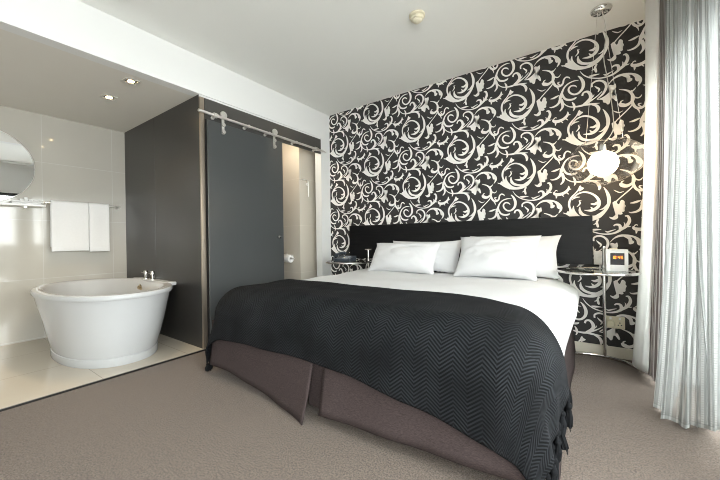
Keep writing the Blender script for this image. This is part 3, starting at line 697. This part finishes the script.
# ================================================================== BED
BX0, BX1, BY0, BY1, BZ = -2.225, -0.125, 1.262, 3.165, 0.612
head = MB(); head.box(-2.434, 0.021, 3.19, 3.2485, 0.735, 1.132, 0.004)
hb = thing('headboard', 'wide black stained wooden headboard panel mounted on the papered wall', 'headboard', (-1.2, 3.22, 0.735))
head.build('panel', MAT['black_wood'], hb)

bed = thing('bed', 'wide bed with plum brown valance standing against the black headboard', 'bed', (-1.18, 2.2, 0.0))
q = MB(); q.box(BX0+0.06, BX1-0.06, BY0+0.10, BY1, 0.10, 0.33, 0.10); q.build('base', MAT['mattress'], bed)
for x in (BX0+0.18, BX1-0.18):
    for y in (BY0+0.25, BY1-0.45):
        q = MB(); q.lathe([(0.002, 0.0), (0.03, 0.0), (0.035, 0.10), (0.002, 0.10)], (x, y, 0), 14); q.build('leg', MAT['black_wood'], bed)
q = MB(); q.box(BX0+0.03, BX1-0.03, BY0+0.03, BY1, 0.335, BZ-0.022, 0.125, seg=5); q.build('mattress', MAT['mattress'], bed)
# valance panels: each hangs from the base edge down to just above the carpet
def valance(pt0, pt1, ztop, zb0, zb1, fl0, fl1, nrm, wave=0.004):
    # pt0->pt1 in plan; zb*, fl*: hem height and outward flare at each end; nrm: outward direction
    q = MB(); nx, ny = nrm
    def fn(a, b):
        zb = zb0 + (zb1-zb0)*smooth01(a) if not callable(zb0) else zb0(a)
        fl = fl0(a) if callable(fl0) else fl0 + (fl1-fl0)*a
        z = ztop + (zb-ztop)*b
        o = fl*b**1.4 + wave*math.sin(a*17+1)*b
        return Vector((pt0[0]+(pt1[0]-pt0[0])*a + nx*o, pt0[1]+(pt1[1]-pt0[1])*a + ny*o, z))
    q.grid(fn, 40, 10)
    o = q.build('valance_panel', MAT['skirt'], bed, solid=0.006)
    return o
PLEAT = -1.185
valance((BX0, BY0+0.012), (PLEAT-0.035, BY0+0.012), 0.40, lambda a: 0.085-0.075*smooth01(a*1.15-0.1), 0, lambda a: 0.02+0.085*a**5, 0, (0, -1))
valance((PLEAT+0.035, BY0+0.012), (BX1-0.07, BY0+0.012), 0.40, lambda a: 0.06+0.025*a, 0, lambda a: 0.035*(1-a)+0.012, 0, (0, -1))
q = MB(); q.box(PLEAT-0.10, PLEAT+0.10, BY0+0.03, BY0+0.036, 0.05, 0.40); q.build('valance_pleat', MAT['skirt'], bed)
valance((BX1-0.012, BY0+0.075), (BX1-0.005, BY1-0.02), 0.42, 0.035, 0.03, 0.03, 0.03, (1, 0))
valance((BX0+0.005, BY0+0.03), (BX0+0.005, BY1-0.02), 0.42, 0.07, 0.03, 0.03, 0.03, (-1, 0))

def drape(u, v, zt, r, grow, flare, slope=0.03, p=2.6):
    x0, x1, y0 = BX0-grow+r, BX1+grow-r, BY0-grow+r
    ox = u-x1 if u > x1 else (x0-u if u < x0 else 0.0); sx = 1 if u > x1 else -1
    oy = y0-v if v < y0 else 0.0
    cx, cy = min(max(u, x0), x1), max(v, y0)
    if ox == 0 and oy == 0: return Vector((u, v, zt))
    hyp = math.hypot(ox, oy); nx, ny = ox/hyp, oy/hyp
    d = (ox**p + oy**p)**(1/p)
    a = min(d/r, PI/2)
    hang = max(0.0, d - r*PI/2)
    h = r*math.sin(a) + slope*hang + flare*2*nx*ny*hang
    return Vector((cx + sx*nx*h, cy - ny*h, zt - r*(1-math.cos(a)) - hang*math.sqrt(max(0.05, 1-(flare*2*nx*ny)**2*0.5))))

# duvet
q = MB()
DU0, DU1, DV0, DV1 = BX0-0.20, BX1+0.165, BY0-0.16, 3.10
def duvet(a, b):
    u = DU0+(DU1-DU0)*a; v = DV0+(DV1-DV0)*b
    p = drape(u, v, BZ, 0.185, 0.012, 0.05, 0.0)
    if u > BX1-0.10:      # fuller, puffed edge beside the pillows
        k = smooth01((u-(BX1-0.10))/0.12)*smooth01((v-1.9)/0.7)
        p.x += 0.045*k*math.sin(min(1, (u-(BX1-0.10))/0.26)*PI*0.9)
        p.z += 0.010*k
    p.z += 0.006*vnoise(u*4, v*4, 0.3) + 0.004*vnoise(u*11, v*8, 1.7)
    if v < 1.8: p.z -= 0.022*smooth01((1.8-v)/0.15); p.x -= 0.02*smooth01((1.8-v)/0.15)*smooth01((u+0.5)/0.3)
    if v > 2.55: p.z += 0.012*smooth01((v-2.55)/0.15)
    return p
q.grid(duvet, 90, 80)
tag(q.build('duvet', MAT['linen'], solid=0.012), 'white duvet spread over the bed below the pillows', 'duvet')

# throw across the foot of the bed
TU0, TU1, TV1 = BX0-0.40, BX1+0.33, 1.862
def throw_pt(u, v, lift=0.0):
    p = drape(u, v, BZ+0.022+lift, 0.20, 0.034, 0.16 if u < -1 else 0.0, 0.03 if u < -1 else 0.0)
    k = 0.006*vnoise(u*3.1, v*5, 2.2) + 0.003*vnoise(u*9, v*13, 0.4)
    if v < BY0-0.05:       # soft vertical folds in the hanging front
        hang = min(1, (BY0-0.05-v)/0.25)
        p.y -= hang*(0.010*math.sin(u*7.3+0.6)+0.006*math.sin(u*15.1))
    if u > BX1+0.05:
        hang = min(1, (u-BX1-0.05)/0.2)
        p.x += hang*(0.004+0.012*math.sin(v*13+1.0)+0.006*math.sin(v*31))
    if u < BX0-0.05:
        hang = min(1, (BX0-0.05-u)/0.2)
        p.x -= hang*(0.010+0.010*math.sin(v*15))
    p.z += k if (BX0 < u < BX1 and v > BY0) else k*0.4
    return p
def v_low(u):              # hem hangs lower towards the window side
    t = (u-BX0)/(BX1-BX0)
    return BY0 - (0.305 - 0.05*math.sin(max(0, min(1, t*1.35))*PI) + 0.105*smooth01((t-0.70)/0.30))
q = MB()
NU, NV = 150, 80
def throw_uv(a, b):
    u0 = TU0+(TU1-TU0)*a; lo = v_low(u0); top = TV1 + 0.02*math.sin((u0+2.2)*1.7) - 0.30*smooth01((a-0.70)/0.30)
    v = lo+(top-lo)*b
    return u0 - 0.15*smooth01((v-1.2)/0.4)*smooth01((a-0.6)/0.4), v    # the window end is pulled in towards the pillows
q.grid(lambda a, b: throw_pt(*throw_uv(a, b)), NU, NV, uvfn=lambda a, b: throw_uv(a, b))
thr = tag(q.build('throw_blanket', MAT['throw'], solid=0.007), 'black herringbone throw with tassels draped over the foot of the bed', 'blanket')
def tassel(p, ln, ph, out=0.0):
    q = MB(); p = Vector(p)
    d = Vector((out, 0.10*math.sin(ph*5.3), -1)).normalized()
    c = lambda t: p + d*(ln*t) + Vector((0.006*math.sin(ph+3*t), 0.007*math.cos(ph*2+4*t), 0))
    q.tube([c(t) for t in (0, 0.08, 0.16, 0.22, 0.28, 0.5, 0.8, 1.0)], [0.004, 0.006, 0.0115, 0.0115, 0.0075, 0.012, 0.0145, 0.010], 10)
    for k in range(7):
        a = 2*PI*k/7+ph; e = Vector((math.cos(a), math.sin(a), 0))
        q.tube([c(0.28)+e*0.005, c(0.6)+e*0.012, c(0.95)+e*0.013, c(1.06+0.06*math.sin(k*3+ph))+e*(0.012+0.004*math.sin(k*2))], [0.003, 0.0035, 0.003, 0.0012], 5)
    q.build('tassel', MAT['tassel'], thr)
nt_ = 15
for i in range(nt_):
    b = 0.015+0.97*i/(nt_-1)
    u, v = throw_uv(1.0, b); p = throw_pt(u, v); tassel(p, 0.105+0.012*math.sin(i*2.1), i*1.7, 0.10*math.sin(i*2.7))
    u, v = throw_uv(0.0, b); p = throw_pt(u, v); tassel(p, min(0.10, p.z-0.02), i*1.3+0.5, -0.05)

# pillows
def pillow(cx, cy, z0, w, h, th, lean, yaw, label, seed):
    q = MB(); n = 34
    def prof(s, t, side):
        ax, ay = abs(s), abs(t)
        e = max(0.0, (1-ax**3.2))*max(0.0, (1-ay**2.8))
        d = th/2*e**0.45
        ear = 1 + 0.035*(ax*ay)**5               # corners stay pointed, edges are drawn in
        pin = (1 - 0.07*(1-ax**2.5)*ay**2 + 0.02*vnoise(s*3+seed, seed)*ay)*ear
        pinx = (1 - 0.05*(1-ay**2.5)*ax**2 + 0.012*vnoise(t*3+seed, seed+2)*ax)*ear
        x = s*w/2*pinx; z = t*h/2*pin
        fold = 0.010*math.exp(-((s*0.9+t*0.5-0.55)/0.10)**2) + 0.008*math.exp(-((s*0.8-t*0.7+0.6)/0.09)**2) - 0.009*math.exp(-((t-0.25*s-0.35+0.1*math.sin(seed))/0.08)**2)
        cr = (0.009*vnoise(s*5+seed, t*4, seed) + 0.004*vnoise(s*13, t*9+seed, seed*2) + fold)*e
        sag = 0.022*(1-ax)*(1-t)*e
        return Vector((x, side*(d+cr) - sag, z))
    for side in (-1, 1):
        q.grid(lambda a, b: prof(2*a-1, 2*b-1, side), n, n)
    bm = q.bm; bmesh.ops.remove_doubles(bm, verts=bm.verts[:], dist=0.0006)
    M_ = Matrix.Translation((cx, cy, z0)) @ Matrix.Rotation(yaw, 4, 'Z') @ Matrix.Rotation(-lean, 4, 'X') @ Matrix.Translation((0, 0, h/2))
    for v in bm.verts: v.co = M_ @ v.co
    o = q.build('pillow', MAT['pillow'])
    return tag(o, label, 'pillow', 'white pillows on the bed')
R_ = math.radians
pillow(-1.375, 2.97, 0.634, 0.76, 0.335, 0.10, R_(24), 0.0, 'white pillow tucked behind another, on the side by the toilet room', 1.3)
pillow(-0.56, 2.97, 0.634, 0.72, 0.375, 0.10, R_(24), 0.0, 'white pillow tucked behind another, on the clock radio side of the bed', 2.9)
pillow(-1.545, 2.82, 0.632, 0.73, 0.345, 0.17, R_(34), 0.0, 'white pillow in front of another, on the side by the toilet room', 4.1)
pillow(-0.655, 2.79, 0.632, 0.645, 0.41, 0.18, R_(34), 0.0, 'white pillow in front of another, on the clock radio side of the bed', 5.7)

# ================================================================== BEDSIDE TABLES
def bedside(cx, cy, ang, label, group, bar_dir, top=0.875):
    r = thing('bedside_table', label, 'table', (cx, cy, 0.0), group); R_ = 0.25
    q = MB(); q.lathe([(0.002, 0.700), (0.238, 0.700), (0.240, 0.703), (0.240, 0.709), (0.238, 0.712), (0.002, 0.712)], (cx, cy, 0), 64, sharp=False); q.build('glass_top', MAT['table_glass'], r)
    q = MB(); q.tube([(cx+0.245*math.cos(a*PI/32), cy+0.245*math.sin(a*PI/32), 0.706) for a in range(64)], 0.0095, 10, closed=True); q.build('top_ring', MAT['chrome'], r)
    s0, s1 = math.radians(78), math.radians(118)
    q = MB(); q.tube([(cx+R_*math.cos(ang-s0+(s0+s1)*i/48), cy+R_*math.sin(ang-s0+(s0+s1)*i/48), 0.0135) for i in range(49)], 0.0125, 12); q.build('base_ring', MAT['chrome'], r)
    x, y = cx+R_*math.cos(ang), cy+R_*math.sin(ang)
    q = MB(); q.tube([(x, y, 0.02), (x, y, top)], 0.0115, 16); q.build('post', MAT['chrome'], r)
    dx, dy = bar_dir
    q = MB(); q.tube([(x-0.045*dx, y-0.045*dy, top+0.005), (x+0.045*dx, y+0.045*dy, top+0.005)], 0.008, 12); q.build('handle_bar', MAT['chrome'], r)
    for z in (0.69, 0.72):
        q = MB(); q.lathe([(0.0116, z), (0.019, z), (0.019, z+0.014), (0.0116, z+0.014)], (x, y, 0), 18); q.build('collar', MAT['chrome'], r)
    return r
bedside(0.035, 2.945, math.radians(77), 'round glass and chrome bedside table holding the clock radio', 'glass bedside tables', (0.0, 1.0))
bedside(-2.285, 2.955, math.radians(48), 'round glass and chrome bedside table holding the telephone, beyond the bed', 'glass bedside tables', (1.0, 0.0), 0.838)

# clock radio
ck = thing('clock_radio', 'small white clock radio with an orange display on the glass table', 'clock', (0.158, 2.99, 0.7125))
cx0, cx1, cyf, cyb, cz0, cz1 = 0.096, 0.222, 2.95, 3.05, 0.7125, 0.868
q = MB(); q.box(cx0, cx1, cyf+0.012, cyb, cz0, cz1, 0.006); q.build('body', MAT['plastic_white'], ck)
q = MB(); fx0, fx1, fz0, fz1 = 0.121, 0.201, 0.757, 0.842
for a in ((cx0, fx0, cz0, cz1), (fx1, cx1, cz0, cz1), (fx0, fx1, cz0, fz0), (fx0, fx1, fz1, cz1)): q.box(a[0], a[1], cyf, cyf+0.014, a[2], a[3], 0.002)
q.build('bezel', MAT['steel'] if False else MAT['plastic_white'], ck)
q = MB(); q.box(fx0, fx1, cyf+0.008, cyf+0.013, fz0, fz1); sc = q.build('screen', MAT['plastic_dark'], ck)
SEG = {'0': 'abcdef', '1': 'bc', '4': 'bcfg', '5': 'acdfg'}
q = MB()
def digit(ch, x, z, w, h, t_):
    y0, y1 = cyf+0.0065, cyf+0.0078
    g = {'a': (x, x+w, z+h-t_, z+h), 'g': (x, x+w, z+h/2-t_/2, z+h/2+t_/2), 'd': (x, x+w, z, z+t_), 'f': (x, x+t_, z+h/2, z+h), 'e': (x, x+t_, z, z+h/2), 'b': (x+w-t_, x+w, z+h/2, z+h), 'c': (x+w-t_, x+w, z, z+h/2)}
    for s_ in SEG[ch]: q.box(g[s_][0], g[s_][1], y0, y1, g[s_][2], g[s_][3])
zd = 0.800
for ch, x in (('1', 0.130), ('0', 0.143), ('4', 0.165), ('5', 0.181)): digit(ch, x, zd, 0.0115, 0.021, 0.0028)
for z in (zd+0.005, zd+0.013): q.box(0.1585, 0.1615, cyf+0.0065, cyf+0.0078, z, z+0.0035)
q.build('digits', MAT['digits'], sc)
q = MB(); q.box(0.118, 0.165, 2.985, 3.015, cz1-0.001, cz1+0.008, 0.003); q.build('snooze_button', MAT['plastic_cream'], ck)

# telephone on the far table
ph = thing('telephone', 'dark slate desk telephone on the far glass bedside table', 'telephone', (-2.315, 2.955, 0.7125))
def xf(b_, mat): q_ = MB(); q_.add(b_, 0, mat); return q_
PM = Matrix.Translation((-2.315, 2.955, 0.7125)) @ Matrix.Rotation(math.radians(8), 4, 'Z')
b_ = MB(); b_.box(-0.10, 0.10, -0.085, 0.085, 0.0, 0.05, 0.006)
for v in b_.bm.verts:
    if v.co.z > 0.03: v.co.z = 0.030 + 0.03*(v.co.y+0.085)/0.17
xf(b_.bm, PM).build('body', MAT['phone'], ph)
b_ = MB(); b_.tube(crom([(-0.065, -0.10, 0.070), (-0.065, -0.085, 0.076), (-0.065, -0.04, 0.088), (-0.065, 0.03, 0.094), (-0.065, 0.075, 0.092), (-0.065, 0.095, 0.085)], 4), [0.022]*5+[0.016]*11+[0.022]*5, 12)
hs = xf(b_.bm, PM).build('handset', MAT['phone'], ph)
b_ = MB()
for i in range(4):
    for j in range(3): b_.box(-0.02+j*0.028, 0.0+j*0.028, -0.055+i*0.026, -0.038+i*0.026, 0.034+i*0.0046, 0.0415+i*0.0046, 0.002)
xf(b_.bm, PM).build('keypad', plain('pale_keys', (0.35, 0.37, 0.40), 0.4), ph)
b_ = MB(); b_.tube([(-0.085+0.008*math.cos(i*0.9), -0.10-0.0+0.008*math.sin(i*0.9)-0.012, 0.012+0.008*0+0.0012*i if i < 40 else 0.06) for i in range(40)], 0.0025, 6)
xf(b_.bm, PM).build('coiled_cord', MAT['phone'], ph)

# wall plates
so = thing('power_outlet', 'white double power outlet with a round plug low on the papered wall', 'outlet', (0.157, YB, 0.24))
q = MB(); q.box(0.098, 0.220, YB-0.011, YB-0.001, 0.232, 0.328, 0.004); q.build('face_plate', MAT['plastic_cream'], so)
q = MB(); q.lathe([(0.002, -0.011), (0.026, -0.011), (0.026, -0.036), (0.022, -0.042), (0.002, -0.042)], (0.130, YB, 0.272), 24, axis='Y'); q.build('plug', MAT['plastic_cream'], so)
q = MB()
for dx, dz in ((-0.010, 0.0), (0.010, 0.0), (0.0, 0.018)): q.lathe([(0.0005, -0.0112), (0.0045, -0.0112), (0.0045, -0.0118), (0.0005, -0.0118)], (0.188+dx, YB, 0.262+dz), 12, axis='Y')
q.build('socket_holes', MAT['plastic_dark'], so)
for x in (0.130, 0.188):
    q = MB(); q.box(x-0.007, x+0.007, YB-0.015, YB-0.0105, 0.303, 0.320, 0.002); q.build('rocker', MAT['plastic_white'], so)
so = thing('switch_plate', 'white switch plate on the papered wall behind the clock radio', 'switch', (0.045, YB, 0.73))
q = MB(); q.box(0.026, 0.100, YB-0.011, YB-0.001, 0.735, 0.845, 0.004); q.build('face_plate', MAT['plastic_white'], so)
for z in (0.765, 0.800):
    q = MB(); q.box(0.045, 0.081, YB-0.015, YB-0.0105, z, z+0.022, 0.002); q.build('rocker', MAT['plastic_white'], so)

# ================================================================== CURTAINS
def plan(pts, t):
    n = len(pts)-1; i = min(n-1, int(t*n)); q_ = t*n-i
    P = [pts[max(0, i-1)], pts[i], pts[i+1], pts[min(n, i+2)]]
    f = lambda a, b, c, d, s: 0.5*(2*b+(c-a)*s+(2*a-5*b+4*c-d)*s*s+(3*b-a-3*c+d)*s**3)
    return Vector((f(P[0][0], P[1][0], P[2][0], P[3][0], q_), f(P[0][1], P[1][1], P[2][1], P[3][1], q_), 0))
def curtain(name, top, bot, z1, z0, folds, amp_t, amp_b, width, mat, label, group=None, nu=200, nv=44, power=1.6, seed=0.0, solid=0.0, hem=None):
    q = MB()
    def fn(a, b):
        w = (1-b)**power
        A, B = plan(top, a), plan(bot, a)
        e = 0.004
        tA = plan(top, min(1, a+e))-plan(top, max(0, a-e)); tB = plan(bot, min(1, a+e))-plan(bot, max(0, a-e))
        p = A*(1-w)+B*w; t_ = (tA.normalized()*(1-w)+tB.normalized()*w)
        t_ = t_.normalized() if t_.length > 1e-6 else Vector((0, 1, 0))
        n_ = Vector((-t_.y, t_.x, 0))
        am = amp_t+(amp_b-amp_t)*(1-b)
        ph = 2*PI*folds*a + seed + 0.9*math.sin(3.1*a+seed) + 0.5*(1-b)*math.sin(7*a+seed)
        p = p + n_*(am*math.sin(ph) + 0.3*am*math.sin(2.3*ph+1.0+seed)*(1-b)) + t_*(0.35*am*math.sin(2*ph))
        zz = z0 + (hem(a) if hem else 0.0)
        p.z = zz + (z1-zz)*b
        return p
    q.grid(fn, nu, nv, uvfn=lambda a, b: (a*width, b*(z1-z0)))
    o = q.build(name, mat, solid=solid)
    return tag(o, label, 'curtain', group)
curtain('lining_curtain', [(0.350, 3.10), (0.338, 3.02), (0.335, 2.90), (0.350, 2.78), (0.366, 2.70)], [(0.325, 3.19), (0.272, 3.13), (0.252, 3.05), (0.275, 2.97), (0.318, 2.925)], 2.585, 0.022, 1.6, 0.006, 0.008, 0.6, MAT['lining'],
        'white lining curtain flaring out at the hem beside the bedside table', power=2.2, solid=0.004)
curtain('shaded_voile_edge', [(0.372, 2.72), (0.376, 2.70), (0.380, 2.68), (0.386, 2.66)], [(0.318, 2.90), (0.338, 2.86), (0.332, 2.80), (0.352, 2.74)], 2.585, 0.03, 3.5, 0.004, 0.014, 0.6, MAT['shaded_stripe'],
        'striped voile edge with shade in its dark colour, between lining and voile', power=1.3, nu=120)
curtain('voile_curtain', [(0.418, 2.66), (0.415, 2.54), (0.420, 2.42), (0.435, 2.30), (0.455, 2.18)], [(0.405, 2.74), (0.355, 2.56), (0.318, 2.34), (0.368, 2.245), (0.465, 2.31)], 2.585, 0.012, 6, 0.034, 0.034, 2.2, MAT['sheer'],
        'white striped voile curtain bundle whose hem billows onto the carpet', 'striped voile curtains', nu=300, seed=0.7, power=2.2)
curtain('voile_curtain', [(0.450, 2.20), (0.470, 2.08), (0.490, 1.95), (0.500, 1.80), (0.510, 1.62)], [(0.440, 2.28), (0.490, 2.20), (0.530, 2.08), (0.545, 1.92), (0.550, 1.70)], 2.585, 0.012, 6, 0.032, 0.036, 2.2, MAT['sheer'],
        'greyer striped voile curtain cut off by the picture edge', 'striped voile curtains', nu=300, seed=2.1, hem=lambda a: 0.10*smooth01(a*1.6))
mb = MB(); mb.box(0.345, 0.535, -2.4, 3.12, 2.585, HC); mb.build('trim_5', MAT['paint_white'], kind='structure')
